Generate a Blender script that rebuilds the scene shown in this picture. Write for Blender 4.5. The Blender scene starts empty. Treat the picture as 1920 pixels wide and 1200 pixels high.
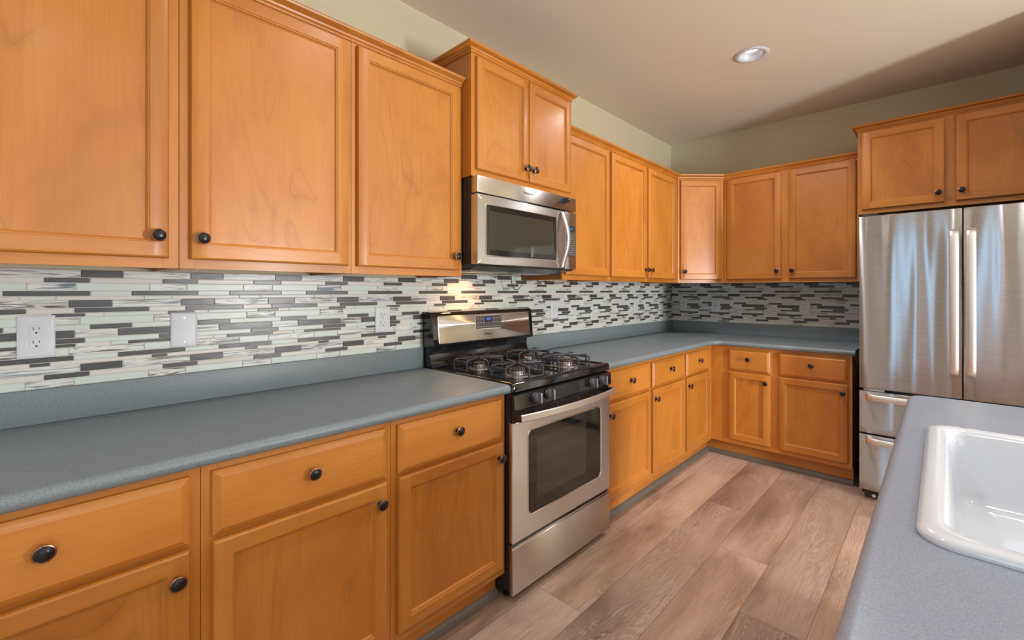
import bpy, bmesh, math, random
from mathutils import Vector, Matrix
R = math.radians
random.seed(7)
sc = bpy.context.scene
COL = sc.collection

# ------------------------------------------------------------------ camera
TH = 0.763; FPX = 840.35
cam = bpy.data.cameras.new('camera'); co = bpy.data.objects.new('camera', cam); COL.objects.link(co)
cam.sensor_width = 36; cam.lens = FPX / 1920 * 36; cam.shift_y = -(600 - 544.75) / 1920; cam.clip_start = .02
co.location = (1.9354, 0, 1.3077); co.rotation_euler = (R(90), 0, TH)
sc.camera = co
sc.view_settings.view_transform = 'Standard'; sc.view_settings.look = 'None'
sc.view_settings.gamma = 1; sc.view_settings.use_curve_mapping = False
sc.view_settings.exposure = -0.80

# ------------------------------------------------------------------ world and large lights
w = bpy.data.worlds.new('world'); sc.world = w; w.use_nodes = True
w.node_tree.nodes['Background'].inputs[0].default_value = (.75, .87, 1, 1)
w.node_tree.nodes['Background'].inputs[1].default_value = .6

YB = 4.3137; H = 2.743           # back wall, ceiling
XR = 5.4; YN = -3.4              # right wall, wall behind the photographer
def area(name, loc, rot, sx, sy, power, color, spread=180):
    l = bpy.data.lights.new(name, 'AREA'); l.shape = 'RECTANGLE'; l.size = sx; l.size_y = sy
    l.energy = power; l.color = color; l.spread = R(spread)
    o = bpy.data.objects.new(name, l); COL.objects.link(o); o.location = loc; o.rotation_euler = rot
    return o
# daylight through the patio door (behind the photographer) and the windows of the right wall
area('patio_daylight', (1.92, YN + .03, 1.1), (R(90), 0, 0), .42, 2.0, 32, (.36, .68, 1))
area('window_daylight', (XR - .03, -.9, 1.5), (R(90), 0, R(90)), 3.4, 1.4, 45, (.86, .93, 1))
area('sidelight_daylight', (XR - .03, 2.15, 1.12), (R(90), 0, R(90)), .34, 1.34, 285, (.95, .96, .98))
# recessed can lights; last three added out of view to bounce light upward
CANS_FILLS = [(1.105, 2.975), (1.105, 1.05), (1.105, -.85), (1.105, -2.5), (2.35, 1.75), (2.35, 0), (2.35, -1.75), (3.9, 2.6), (3.9, .8), (3.9, -1.2)]
CANW = [24, 8, 6, 12, 9, 9, 14, 14, 14, 14]

# ------------------------------------------------------------------ node helpers
def newmat(name):
    m = bpy.data.materials.new(name); m.use_nodes = True
    nt = m.node_tree; b = nt.nodes['Principled BSDF']
    return m, nt, b
def pm(name, col, rough=.5, metal=0, **kw):
    m, nt, b = newmat(name)
    b.inputs['Base Color'].default_value = (*col, 1); b.inputs['Roughness'].default_value = rough
    b.inputs['Metallic'].default_value = metal
    for k, v in kw.items(): b.inputs[k.replace('_', ' ')].default_value = v
    return m
def N(nt, t, **kw):
    n = nt.nodes.new(t)
    for k, v in kw.items():
        if k == 'ins':
            for a, c in v.items(): n.inputs[a].default_value = c
        else: setattr(n, k, v)
    return n
def math_(nt, op, a, b=None, c=None, clamp=False):
    n = nt.nodes.new('ShaderNodeMath'); n.operation = op; n.use_clamp = clamp
    for i, v in enumerate((a, b, c)):
        if v is None: continue
        if isinstance(v, (int, float)): n.inputs[i].default_value = v
        else: nt.links.new(v, n.inputs[i])
    return n.outputs[0]
def mixc(nt, fac, a, b, mode='MIX'):
    n = nt.nodes.new('ShaderNodeMix'); n.data_type = 'RGBA'; n.blend_type = mode
    for k, v in ((0, fac), (6, a), (7, b)):
        if isinstance(v, (int, float)): n.inputs[k].default_value = v
        elif isinstance(v, tuple): n.inputs[k].default_value = (*v, 1)
        else: nt.links.new(v, n.inputs[k])
    return n.outputs[2]
def noise(nt, vec, scale, detail=3, rough=.55, dist=0, dims='3D', w=None):
    n = nt.nodes.new('ShaderNodeTexNoise'); n.noise_dimensions = dims
    n.inputs['Scale'].default_value = scale; n.inputs['Detail'].default_value = detail
    n.inputs['Roughness'].default_value = rough; n.inputs['Distortion'].default_value = dist
    nt.links.new(vec, n.inputs['Vector'])
    if w is not None: nt.links.new(w, n.inputs['W'])
    return n.outputs['Fac']
def mapping(nt, vec, scale, loc=None):
    n = nt.nodes.new('ShaderNodeMapping'); n.inputs['Scale'].default_value = scale
    nt.links.new(vec, n.inputs['Vector'])
    if loc is not None: nt.links.new(loc, n.inputs['Location'])
    return n.outputs[0]
def ramp(nt, fac, stops):
    n = nt.nodes.new('ShaderNodeValToRGB'); nt.links.new(fac, n.inputs[0])
    e = n.color_ramp.elements
    while len(e) < len(stops): e.new(.5)
    for i, (p, c) in enumerate(stops):
        e[i].position = p; e[i].color = (*c, 1) if len(c) == 3 else c
    return n.outputs[0]

# ------------------------------------------------------------------ materials
def wood_mat(name, axis, base=(.53, .194, .026), dark=(.38, .115, .012), light=(.61, .255, .042), figure=1.0):
    m, nt, b = newmat(name)
    tc = N(nt, 'ShaderNodeTexCoord').outputs['Object']
    rnd = N(nt, 'ShaderNodeObjectInfo').outputs['Random']
    off = N(nt, 'ShaderNodeCombineXYZ')
    for i, k in enumerate((37.0, 21.0, 53.0)): nt.links.new(math_(nt, 'MULTIPLY', rnd, k), off.inputs[i])
    al, ac = 1.0, 1.0
    def sv(along, across):
        s = [across] * 3; s['xyz'.index(axis)] = along; return tuple(s)
    def mp(s): return mapping(nt, tc, s, off.outputs[0])
    blotch = noise(nt, mp(sv(1.6, 4.0)), 1.0, 4, .6, .6)
    fibre = noise(nt, mp(sv(4.0, 160.0)), 1.0, 3, .6)
    fl = noise(nt, mp(sv(1.3, 3.6)), 1.0, 2.5, .45, .9)
    c = math_(nt, 'FRACT', math_(nt, 'MULTIPLY', fl, 9.0))
    c = math_(nt, 'ABSOLUTE', math_(nt, 'SUBTRACT', c, .5))
    line = ramp(nt, c, [(.0, (1, 1, 1)), (.035, (.4, .4, .4)), (.22, (0, 0, 0))])
    vary = noise(nt, mp(sv(2.0, 5.0)), 1.0, 2, .5)
    lf = math_(nt, 'MULTIPLY', line, math_(nt, 'MULTIPLY', math_(nt, 'SUBTRACT', vary, .36, clamp=True), 1.7 * figure))
    col = ramp(nt, blotch, [(.25, dark), (.5, base), (.78, light)])
    col = mixc(nt, .8, base, col)
    col = mixc(nt, math_(nt, 'MULTIPLY', fibre, .38), col, dark, 'MULTIPLY') if False else mixc(nt, math_(nt, 'MULTIPLY', math_(nt, 'SUBTRACT', fibre, .42, clamp=True), .9), col, dark)
    col = mixc(nt, lf, col, tuple(x * .72 for x in dark))
    tint = math_(nt, 'ADD', math_(nt, 'MULTIPLY', rnd, .16), .92)
    hs = N(nt, 'ShaderNodeHueSaturation'); nt.links.new(tint, hs.inputs['Value']); nt.links.new(col, hs.inputs['Color'])
    nt.links.new(hs.outputs[0], b.inputs['Base Color'])
    b.inputs['Roughness'].default_value = .42
    b.inputs['Coat Weight'].default_value = .16; b.inputs['Coat Roughness'].default_value = .2
    bp = N(nt, 'ShaderNodeBump', ins={'Strength': .06, 'Distance': .001}); nt.links.new(fibre, bp.inputs['Height'])
    nt.links.new(bp.outputs[0], b.inputs['Normal'])
    return m
WV = wood_mat('maple_vertical', 'z'); WH = wood_mat('maple_horizontal', 'x', figure=.35)
WVP = wood_mat('maple_stile', 'z', figure=.15)
WIN = wood_mat('maple_body', 'z', base=(.45, .150, .015), dark=(.35, .10, .009), light=(.50, .18, .022), figure=.1)

def laminate(name, base, dark, light, rough, spec=.5):
    m, nt, b = newmat(name)
    tc = N(nt, 'ShaderNodeTexCoord').outputs['Object']
    n1 = noise(nt, tc, 300, 3, .8)
    n2 = noise(nt, tc, 520, 2, .7)
    n3 = noise(nt, tc, 3, 2, .5)
    c = ramp(nt, n1, [(.36, dark), (.52, base), (.66, base), (.74, light)])
    c = mixc(nt, math_(nt, 'MULTIPLY', math_(nt, 'GREATER_THAN', n2, .64), .6), c, light)
    c = mixc(nt, math_(nt, 'MULTIPLY', n3, .2), c, dark)
    nt.links.new(c, b.inputs['Base Color']); b.inputs['Roughness'].default_value = rough
    b.inputs['Specular IOR Level'].default_value = spec
    bp = N(nt, 'ShaderNodeBump', ins={'Strength': .10, 'Distance': .0006})
    nt.links.new(noise(nt, tc, 260, 2, .5), bp.inputs['Height']); nt.links.new(bp.outputs[0], b.inputs['Normal'])
    return m
LAM = laminate('grey_laminate', (.195, .237, .256), (.13, .163, .178), (.47, .52, .50), .42, .5)
LAM_LIT = laminate('island_laminate_lit', (.28, .325, .395), (.20, .245, .31), (.60, .60, .54), .34, .6)  # same laminate as the counters, window light put into its paler, bluer colour

def paint(name, col, bump=.04):
    m, nt, b = newmat(name)
    tc = N(nt, 'ShaderNodeTexCoord').outputs['Object']
    n = noise(nt, tc, 60, 4, .6); n2 = noise(nt, tc, 2.2, 2, .5)
    c = mixc(nt, math_(nt, 'MULTIPLY', n2, .10), col, tuple(x * .82 for x in col))
    nt.links.new(c, b.inputs['Base Color']); b.inputs['Roughness'].default_value = .75
    bp = N(nt, 'ShaderNodeBump', ins={'Strength': bump, 'Distance': .002}); nt.links.new(n, bp.inputs['Height'])
    nt.links.new(bp.outputs[0], b.inputs['Normal'])
    return m
WALL = paint('cream_wall_paint', (.60, .535, .375)); CEIL = paint('ceiling_paint', (.73, .655, .54), .08)

def floor_mat():
    m, nt, b = newmat('vinyl_plank')
    tc = N(nt, 'ShaderNodeTexCoord').outputs['Object']
    at = N(nt, 'ShaderNodeAttribute', attribute_name='rnd').outputs['Fac']
    off = N(nt, 'ShaderNodeCombineXYZ')
    for i, k in enumerate((31., 17., 9.)): nt.links.new(math_(nt, 'MULTIPLY', at, k), off.inputs[i])
    def mp(s): return mapping(nt, tc, s, off.outputs[0])
    big = noise(nt, mp((3.2, .9, 1)), 1, 4, .55, .5)
    stain = noise(nt, mp((7, 1.6, 1)), 1, 5, .6, .8)
    fib = noise(nt, mp((170, 5, 1)), 1, 4, .65)
    fl = noise(nt, mp((5.5, .8, 1)), 1, 3, .5, 1.1)
    c = math_(nt, 'ABSOLUTE', math_(nt, 'SUBTRACT', math_(nt, 'FRACT', math_(nt, 'MULTIPLY', fl, 42.)), .5))
    line = ramp(nt, c, [(.0, (1, 1, 1)), (.16, (.35, .35, .35)), (.34, (0, 0, 0))])
    col = ramp(nt, big, [(.32, (.22, .138, .095)), (.45, (.42, .28, .20)), (.57, (.56, .395, .295)), (.75, (.62, .455, .345))])
    col = mixc(nt, math_(nt, 'MULTIPLY', math_(nt, 'SUBTRACT', stain, .55, clamp=True), 2.6), col, (.50, .30, .16))
    tint = ramp(nt, at, [(0, (.72, .70, .70)), (.5, (1, 1, 1)), (1, (1.0, .96, .90))])
    col = mixc(nt, 1.0, col, tint, 'MULTIPLY')
    mask = math_(nt, 'MULTIPLY', math_(nt, 'SUBTRACT', noise(nt, mp((4, .7, 1)), 1, 2, .5), .42, clamp=True), 2.0)
    col = mixc(nt, math_(nt, 'MULTIPLY', line, mask), col, (.66, .55, .46))
    col = mixc(nt, math_(nt, 'MULTIPLY', math_(nt, 'SUBTRACT', fib, .48, clamp=True), 1.6), col, (.16, .10, .07))
    nt.links.new(col, b.inputs['Base Color']); b.inputs['Roughness'].default_value = .42
    b.inputs['Specular IOR Level'].default_value = .4
    bp = N(nt, 'ShaderNodeBump', ins={'Strength': .15, 'Distance': .001}); nt.links.new(fib, bp.inputs['Height'])
    nt.links.new(bp.outputs[0], b.inputs['Normal'])
    return m
FLOOR = floor_mat()
SEAM = pm('floor_seam', (.07, .05, .04), .8)
SHOE = pm('shoe_molding', (.15, .125, .10), .45)

def marble_mat():
    m, nt, b = newmat('swirled_glass_tile')
    tc = N(nt, 'ShaderNodeTexCoord').outputs['Object']
    at = N(nt, 'ShaderNodeAttribute', attribute_name='rnd').outputs['Fac']
    off = N(nt, 'ShaderNodeCombineXYZ')
    for i, k in enumerate((31., 17., 9.)): nt.links.new(math_(nt, 'MULTIPLY', at, k), off.inputs[i])
    v = mapping(nt, tc, (7, 7, 105), off.outputs[0])
    n = noise(nt, v, 1, 5, .6, 1.2)
    hue = noise(nt, mapping(nt, tc, (7, 7, 20), off.outputs[0]), 1, 1, .5)
    streak = ramp(nt, hue, [(.38, (.10, .065, .035)), (.5, (.16, .15, .13)), (.62, (.10, .14, .19))])
    f = ramp(nt, n, [(.40, (1, 1, 1)), (.455, (.75, .75, .75)), (.50, (.18, .18, .18)), (.56, (0, 0, 0)), (.62, (.0, .0, .0)), (.67, (.6, .6, .6))])
    amt = math_(nt, 'MULTIPLY', f, ramp(nt, math_(nt, 'FRACT', math_(nt, 'MULTIPLY', at, 7.3)), [(0, (.5, .5, .5)), (.6, (1, 1, 1))]))
    col = mixc(nt, amt, (.68, .70, .67), streak)
    nt.links.new(col, b.inputs['Base Color']); b.inputs['Roughness'].default_value = .34; tbump(nt, b, tc)
    return m
def tbump(nt, b, tc):
    bp = N(nt, 'ShaderNodeBump', ins={'Strength': .5, 'Distance': .0012}); nt.links.new(noise(nt, mapping(nt, tc, (14, 14, 40)), 1, 1.5, .4), bp.inputs['Height'])
    nt.links.new(bp.outputs[0], b.inputs['Normal'])
def varied(name, c1, c2, rough, **kw):
    m, nt, b = newmat(name)
    at = N(nt, 'ShaderNodeAttribute', attribute_name='rnd').outputs['Fac']
    tc = N(nt, 'ShaderNodeTexCoord').outputs['Object']
    f = math_(nt, 'ADD', math_(nt, 'MULTIPLY', at, .7), math_(nt, 'MULTIPLY', noise(nt, mapping(nt, tc, (8, 8, 200)), 1, 2, .5), .3))
    nt.links.new(mixc(nt, f, c1, c2), b.inputs['Base Color']); b.inputs['Roughness'].default_value = rough
    for k, v in kw.items(): b.inputs[k.replace('_', ' ')].default_value = v
    tbump(nt, b, tc)
    return m
T_D = varied('dark_slate_glass', (.058, .058, .062), (.078, .077, .08), .3, Specular_IOR_Level=.45)
T_G = varied('pale_green_glass', (.55, .63, .58), (.62, .68, .63), .34)
T_W = varied('cream_stone_tile', (.60, .57, .52), (.70, .665, .62), .35)
T_M = marble_mat()
GROUT = pm('cream_grout', (.74, .71, .62), .9)

def steel(name, col=(.70, .665, .62), rough=.34, aniso=.95, rot=.25, wave=0.0, wscale=(3.0, 3.0, .5), ax='Z'):
    m, nt, b = newmat(name)
    b.inputs['Metallic'].default_value = 1; b.inputs['Anisotropic'].default_value = aniso
    b.inputs['Anisotropic Rotation'].default_value = rot
    tg = N(nt, 'ShaderNodeTangent', direction_type='RADIAL', axis=ax); nt.links.new(tg.outputs[0], b.inputs['Tangent'])
    tc = N(nt, 'ShaderNodeTexCoord').outputs['Object']
    n = noise(nt, mapping(nt, tc, (2, 2, 900)), 1, 3, .6)
    nt.links.new(mixc(nt, math_(nt, 'MULTIPLY', n, .10), col, tuple(x * .82 for x in col)), b.inputs['Base Color'])
    nt.links.new(math_(nt, 'ADD', math_(nt, 'MULTIPLY', n, .06), rough - .03), b.inputs['Roughness'])
    if wave:
        wv = noise(nt, mapping(nt, tc, wscale), 1, 1.5, .45)
        bp = N(nt, 'ShaderNodeBump', ins={'Strength': 1.0, 'Distance': wave}); nt.links.new(wv, bp.inputs['Height'])
        nt.links.new(bp.outputs[0], b.inputs['Normal'])
    return m
STEEL = steel('brushed_steel'); STEELF = steel('fridge_steel', (.50, .485, .49), .28, 1.0, .25, .026, (5.5, 5.5, .45))
STEELB = steel('bright_steel', (.80, .77, .72), .42, .2)
CHROME = pm('chrome', (.8, .8, .78), .12, 1)
BLK = pm('black_enamel', (.012, .012, .013), .08, 0, Specular_IOR_Level=.7)
BLKM = pm('black_plastic', (.018, .018, .02), .4)
IRON = pm('cast_iron_grate', (.045, .047, .055), .35)
CAPM = pm('burner_cap', (.09, .06, .05), .35)
ALU = pm('burner_ring', (.36, .34, .335), .4, 1)
GLASSB = pm('oven_glass', (.018, .018, .016), .04, 0, Specular_IOR_Level=.7)
GLASSI = pm('oven_inner_glass', (.05, .048, .036), .05, 0, Specular_IOR_Level=.7)
SIDE = pm('dark_appliance_side', (.02, .017, .018), .25)
KNOB = pm('oil_rubbed_bronze', (.016, .014, .016), .28, .3)
COPPER = pm('copper_rim', (.42, .20, .13), .3, 1)
WHITE = pm('white_plastic', (.62, .64, .68), .38)
SLOT = pm('slot_dark', (.03, .012, .01), .6)
GREYC = pm('print_grey', (.30, .31, .32), .5)
PORC = pm('white_porcelain', (.67, .71, .76), .10, 0, Coat_Weight=.5, Coat_Roughness=.04)
PANEL = pm('keypad_grey', (.06, .062, .062), .25)
TRIM = pm('white_trim', (.75, .75, .73), .4)
SILV = pm('knob_silver', (.45, .46, .45), .3, .7)
KGREY = pm('range_knob_grey', (.10, .105, .125), .3)
def emis(name, col, s):
    m, nt, b = newmat(name); b.inputs['Base Color'].default_value = (0, 0, 0, 1)
    b.inputs['Emission Color'].default_value = (*col, 1); b.inputs['Emission Strength'].default_value = s
    return m
BLUE = emis('blue_display', (.03, .06, .95), 1.1); BLUEL = emis('blue_digits', (.25, .35, 1), 1.6)
BAFF = pm('lamp_baffle', (.55, .55, .58), .35, .3)
LAMP = emis('lamp_face', (1, .98, .98), 9)

# ------------------------------------------------------------------ mesh helpers
class MB:
    def __init__(s): s.bm = bmesh.new(); s.mats = []
    def mi(s, m):
        if m not in s.mats: s.mats.append(m)
        return s.mats.index(m)
    def face(s, pts, m):
        f = s.bm.faces.new([s.bm.verts.new(p) for p in pts]); f.material_index = s.mi(m); return f
    def box(s, x0, x1, y0, y1, z0, z1, m, bev=0.0, seg=2):
        vs = [s.bm.verts.new((x, y, z)) for x in (x0, x1) for y in (y0, y1) for z in (z0, z1)]
        fs = [(0, 1, 3, 2), (4, 6, 7, 5), (0, 4, 5, 1), (2, 3, 7, 6), (0, 2, 6, 4), (1, 5, 7, 3)]
        F = [s.bm.faces.new([vs[i] for i in f]) for f in fs]
        k = s.mi(m)
        for f in F: f.material_index = k
        if bev:
            es = list({e for f in F for e in f.edges})
            r = bmesh.ops.bevel(s.bm, geom=es, offset=bev, segments=seg, affect='EDGES', profile=.5)
            for f in r['faces']: f.material_index = k
        return s
    def loft(s, rings, m, cap0=True, cap1=True, mats=None):
        R_ = [[s.bm.verts.new(p) for p in r] for r in rings]
        n = len(rings[0])
        for j in range(len(R_) - 1):
            k = s.mi(mats[j] if mats else m)
            for i in range(n):
                f = s.bm.faces.new((R_[j][i], R_[j][(i + 1) % n], R_[j + 1][(i + 1) % n], R_[j + 1][i])); f.material_index = k
        if cap0: f = s.bm.faces.new(R_[0][::-1]); f.material_index = s.mi(mats[0] if mats else m)
        if cap1: f = s.bm.faces.new(R_[-1]); f.material_index = s.mi(mats[-1] if mats else m)
        return s
    def lathe(s, prof, origin, axis, m, n=24, mats=None, cap0=True, cap1=True):
        a = Vector(axis).normalized(); t = a.orthogonal().normalized(); u = a.cross(t); o = Vector(origin)
        rings = [[o + a * h + (t * math.cos(2 * math.pi * i / n) + u * math.sin(2 * math.pi * i / n)) * max(r, 1e-5) for i in range(n)] for r, h in prof]
        return s.loft(rings, m, cap0, cap1, mats)
    def tube(s, pts, r, m, n=8, flat=None):
        pts = [Vector(p) for p in pts]; rings = []; up = Vector((0, 0, 1))
        for i, p in enumerate(pts):
            d = ((pts[min(i + 1, len(pts) - 1)] - pts[max(i - 1, 0)])).normalized()
            ref = flat if flat is not None else (up if abs(d.z) < .95 else Vector((1, 0, 0)))
            a = d.cross(ref).normalized(); b_ = a.cross(d).normalized()
            rings.append([p + (a * math.cos(2 * math.pi * k / n) + b_ * math.sin(2 * math.pi * k / n)) * r for k in range(n)])
        return s.loft(rings, m)
    def strip(s, pts, w, t, side, m, bev=0.0):
        """rectangular bar swept along pts; side = width direction"""
        pts = [Vector(p) for p in pts]; sd = Vector(side).normalized(); rings = []
        for i, p in enumerate(pts):
            d = ((pts[min(i + 1, len(pts) - 1)] - pts[max(i - 1, 0)])).normalized()
            nrm = sd.cross(d).normalized()
            c = min(w, t) * .28
            q = [(w / 2 - c, t / 2), (w / 2, t / 2 - c), (w / 2, -t / 2 + c), (w / 2 - c, -t / 2), (-w / 2 + c, -t / 2), (-w / 2, -t / 2 + c), (-w / 2, t / 2 - c), (-w / 2 + c, t / 2)]
            rings.append([p + sd * a + nrm * b_ for a, b_ in q])
        return s.loft(rings, m)
    def build(s, name, parent=None, smooth=38, attr=None):
        bmesh.ops.recalc_face_normals(s.bm, faces=s.bm.faces)
        me = bpy.data.meshes.new(name); s.bm.to_mesh(me); s.bm.free()
        for m in s.mats: me.materials.append(m)
        if smooth:
            me.shade_smooth(); me.set_sharp_from_angle(angle=R(smooth))
        o = bpy.data.objects.new(name, me); COL.objects.link(o)
        if parent: o.parent = parent
        return o
def rrect(x0, x1, z0, z1, r, f, n=6):
    """rounded rectangle ring; f maps (a,b)->point"""
    out = []
    for cx, cz, a0 in ((x1 - r, z1 - r, 0), (x0 + r, z1 - r, 90), (x0 + r, z0 + r, 180), (x1 - r, z0 + r, 270)):
        for i in range(n + 1):
            a = R(a0 + 90 * i / n); out.append(f(cx + r * math.cos(a), cz + r * math.sin(a)))
    return out
def tag(o, label, cat, group=None, kind=None):
    if label: o['label'] = label
    if cat: o['category'] = cat
    if group: o['group'] = group
    if kind: o['kind'] = kind
    return o
def thing(name, label, cat, loc=(0, 0, 0), rz=0, group=None):
    o = bpy.data.objects.new(name, None); COL.objects.link(o); o.location = loc; o.rotation_euler = (0, 0, rz)
    o.empty_display_size = .1
    return tag(o, label, cat, group)
def struct(o): o['kind'] = 'structure'; return o
def text_part(name, s, size, loc, rot, m, parent, depth=.0004, align='CENTER'):
    cu = bpy.data.curves.new(name, 'FONT'); cu.body = s; cu.size = size; cu.extrude = depth
    cu.align_x = align; cu.align_y = 'CENTER'
    t = bpy.data.objects.new(name + '_src', cu); COL.objects.link(t)
    bpy.context.view_layer.update()
    me = bpy.data.meshes.new_from_object(t); bpy.data.objects.remove(t)
    me.materials.clear(); me.materials.append(m)
    o = bpy.data.objects.new(name, me); COL.objects.link(o); o.parent = parent; o.location = loc; o.rotation_euler = rot
    return o

# ------------------------------------------------------------------ room shell
def quadbox(name, x0, x1, y0, y1, z0, z1, m): return struct(MB().box(x0, x1, y0, y1, z0, z1, m).build(name, smooth=0))
quadbox('wall_left', -.12, 0, YN - .12, YB + .12, 0, H, WALL)
# back wall with a doorway on the right
def holed(name, a0, a1, fixed0, fixed1, holes, m, axis):
    mb = MB(); cuts = sorted({a0, a1, *[h[0] for h in holes], *[h[1] for h in holes]})
    for p, q in zip(cuts, cuts[1:]):
        hh = [h for h in holes if h[0] <= p and h[1] >= q]
        segs = [(0, H)]
        if hh: segs = [(0, hh[0][2]), (hh[0][3], H)]
        for z0, z1 in segs:
            if z1 - z0 < 1e-4: continue
            if axis == 'x': mb.box(p, q, fixed0, fixed1, z0, z1, m)
            else: mb.box(fixed0, fixed1, p, q, z0, z1, m)
    return struct(mb.build(name, smooth=0))
quadbox('wall_back', -.12, XR + .12, YB, YB + .12, 0, H, WALL)
holed('wall_right', YN - .12, YB + .12, XR, XR + .12, [(-2.6, .8, .8, 2.2), (1.98, 2.32, .45, 1.79)], WALL, 'y')
holed('wall_front', -.12, XR + .12, YN - .12, YN, [(1.71, 2.13, .1, 2.1)], WALL, 'x')
mb = MB(); hx, hy = CANS_FILLS[0]; hh_ = .0635
for a, b_, c_, d_ in ((-.12, XR + .12, YN - .12, hy - hh_), (-.12, XR + .12, hy + hh_, YB + .12), (-.12, hx - hh_, hy - hh_, hy + hh_), (hx + hh_, XR + .12, hy - hh_, hy + hh_)):
    mb.box(a, b_, c_, d_, H, H + .1, CEIL)
struct(mb.build('ceiling', smooth=0))
quadbox('wall_return', 2.495, 2.61, 3.38, YB, 0, H, WALL)
BOUNCE = pm('bounce_cream', (.72, .68, .60), .95)  # pale floor area added out of view to bounce light onto the ceiling
quadbox('bounce_floor', 3.3, XR, YN, YB, .0005, .010, BOUNCE)
def frame(name, f, a0, a1, z0, z1, bars=0):
    mb = MB(); t = .06
    f(mb, a0 - t, a1 + t, z1, z1 + t); f(mb, a0 - t, a0, z0, z1); f(mb, a1, a1 + t, z0, z1); f(mb, a0 - t, a1 + t, z0 - t, z0)
    for i in range(bars):
        c = a0 + (a1 - a0) * (i + 1) / (bars + 1); f(mb, c - .02, c + .02, z0, z1)
    return struct(mb.build(name, smooth=0))
fx = lambda mb, a, b, c, d: mb.box(XR - .02, XR - .0, a, b, c, d, TRIM, .002)
fy = lambda mb, a, b, c, d: mb.box(a, b, YN, YN + .02, c, d, TRIM, .002)
frame('window_1', fx, -2.6, .8, .8, 2.2, 3); frame('window_2', fx, 1.98, 2.32, .45, 1.79); frame('door_1', fy, 1.71, 2.13, .1, 2.1, 0)
# white panelled door in the back wall, right of the fridge (seen in reflections)
mb = MB(); dx0, dx1 = 3.25, 4.07
mb.box(dx0 - .08, dx0, YB - .02, YB, 0, 2.0398, TRIM, .003); mb.box(dx1, dx1 + .08, YB - .02, YB, 0, 2.0398, TRIM, .003)
mb.box(dx0 - .08, dx1 + .08, YB - .02, YB, 2.04, 2.12, TRIM, .003); mb.box(dx0, dx1, YB - .012, YB, .01, 2.04, TRIM)
for z0, z1 in ((.2, .9), (1.05, 1.9)):
    for a, b in ((dx0 + .1, dx0 + .36), (dx0 + .46, dx1 - .1)): mb.box(a, b, YB - .018, YB - .011, z0, z1, TRIM, .005)
struct(mb.build('door_2', smooth=0))
# floor: vinyl planks, ends where the photograph shows them
mb = MB(); bm = mb.bm; lay = None
W_ = .2286; L_ = 1.80
seamY = {-1: 1.96, 0: 1.51, 1: 2.86, 2: 2.385, 3: 1.96, 4: 3.29, 5: 2.3}
k = mb.mi(FLOOR); planks = []
mb.box(-.12, XR + .12, YN - .12, YB + .12, -.1, -.0012, SEAM)
col = -3
while .657 + col * W_ < XR + .1:
    x0 = .657 + col * W_; x1 = x0 + W_
    s0 = seamY.get(col, random.uniform(0, L_)); y = s0 - L_ * 4
    while y < YB:
        a, b_ = max(y, YN), min(y + L_, YB)
        if b_ > a and x1 > 0: planks.append((max(x0, 0), min(x1, XR), a, b_, col, y))
        y += L_
    col += 1
g = .0007
for x0, x1, a, b_, c, y in planks: mb.face([(x0 + g, a + g, 0), (x1 - g, a + g, 0), (x1 - g, b_ - g, 0), (x0 + g, b_ - g, 0)], FLOOR)
o = mb.build('floor', smooth=0); struct(o)
at = o.data.attributes.new('rnd', 'FLOAT', 'FACE')
rng = random.Random(23)
for p in o.data.polygons: at.data[p.index].value = rng.random()

# ------------------------------------------------------------------ sweep along a 2D path (front side to the right of travel)
def path_frames(path):
    n = len(path); out = []
    for i, p in enumerate(path):
        p = Vector(p); dirs = []
        if i > 0: dirs.append((p - Vector(path[i - 1])).normalized())
        if i < n - 1: dirs.append((Vector(path[i + 1]) - p).normalized())
        nr = [Vector((d.y, -d.x)) for d in dirs]
        if len(nr) == 2:
            m = (nr[0] + nr[1]).normalized(); k_ = 1 / max(.3, m.dot(nr[0])); out.append((p, m * k_))
        else: out.append((p, nr[0]))
    return out
def sweep(mb, path, prof, m, z=0, start=None, end=None):
    fr = path_frames(path)
    if start: fr[0] = (fr[0][0], Vector(start))
    if end: fr[-1] = (fr[-1][0], Vector(end))
    rings = [[(p.x + nn.x * a, p.y + nn.y * a, z + b_) for a, b_ in prof] for p, nn in fr]
    return mb.loft(rings, m)
CROWN = [(0, 0), (.005, 0), (.007, .004), (.005, .009), (.010, .012), (.012, .018), (.016, .021), (.024, .024), (.030, .029), (.032, .035), (.029, .040), (.022, .042), (0, .042)]

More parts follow.
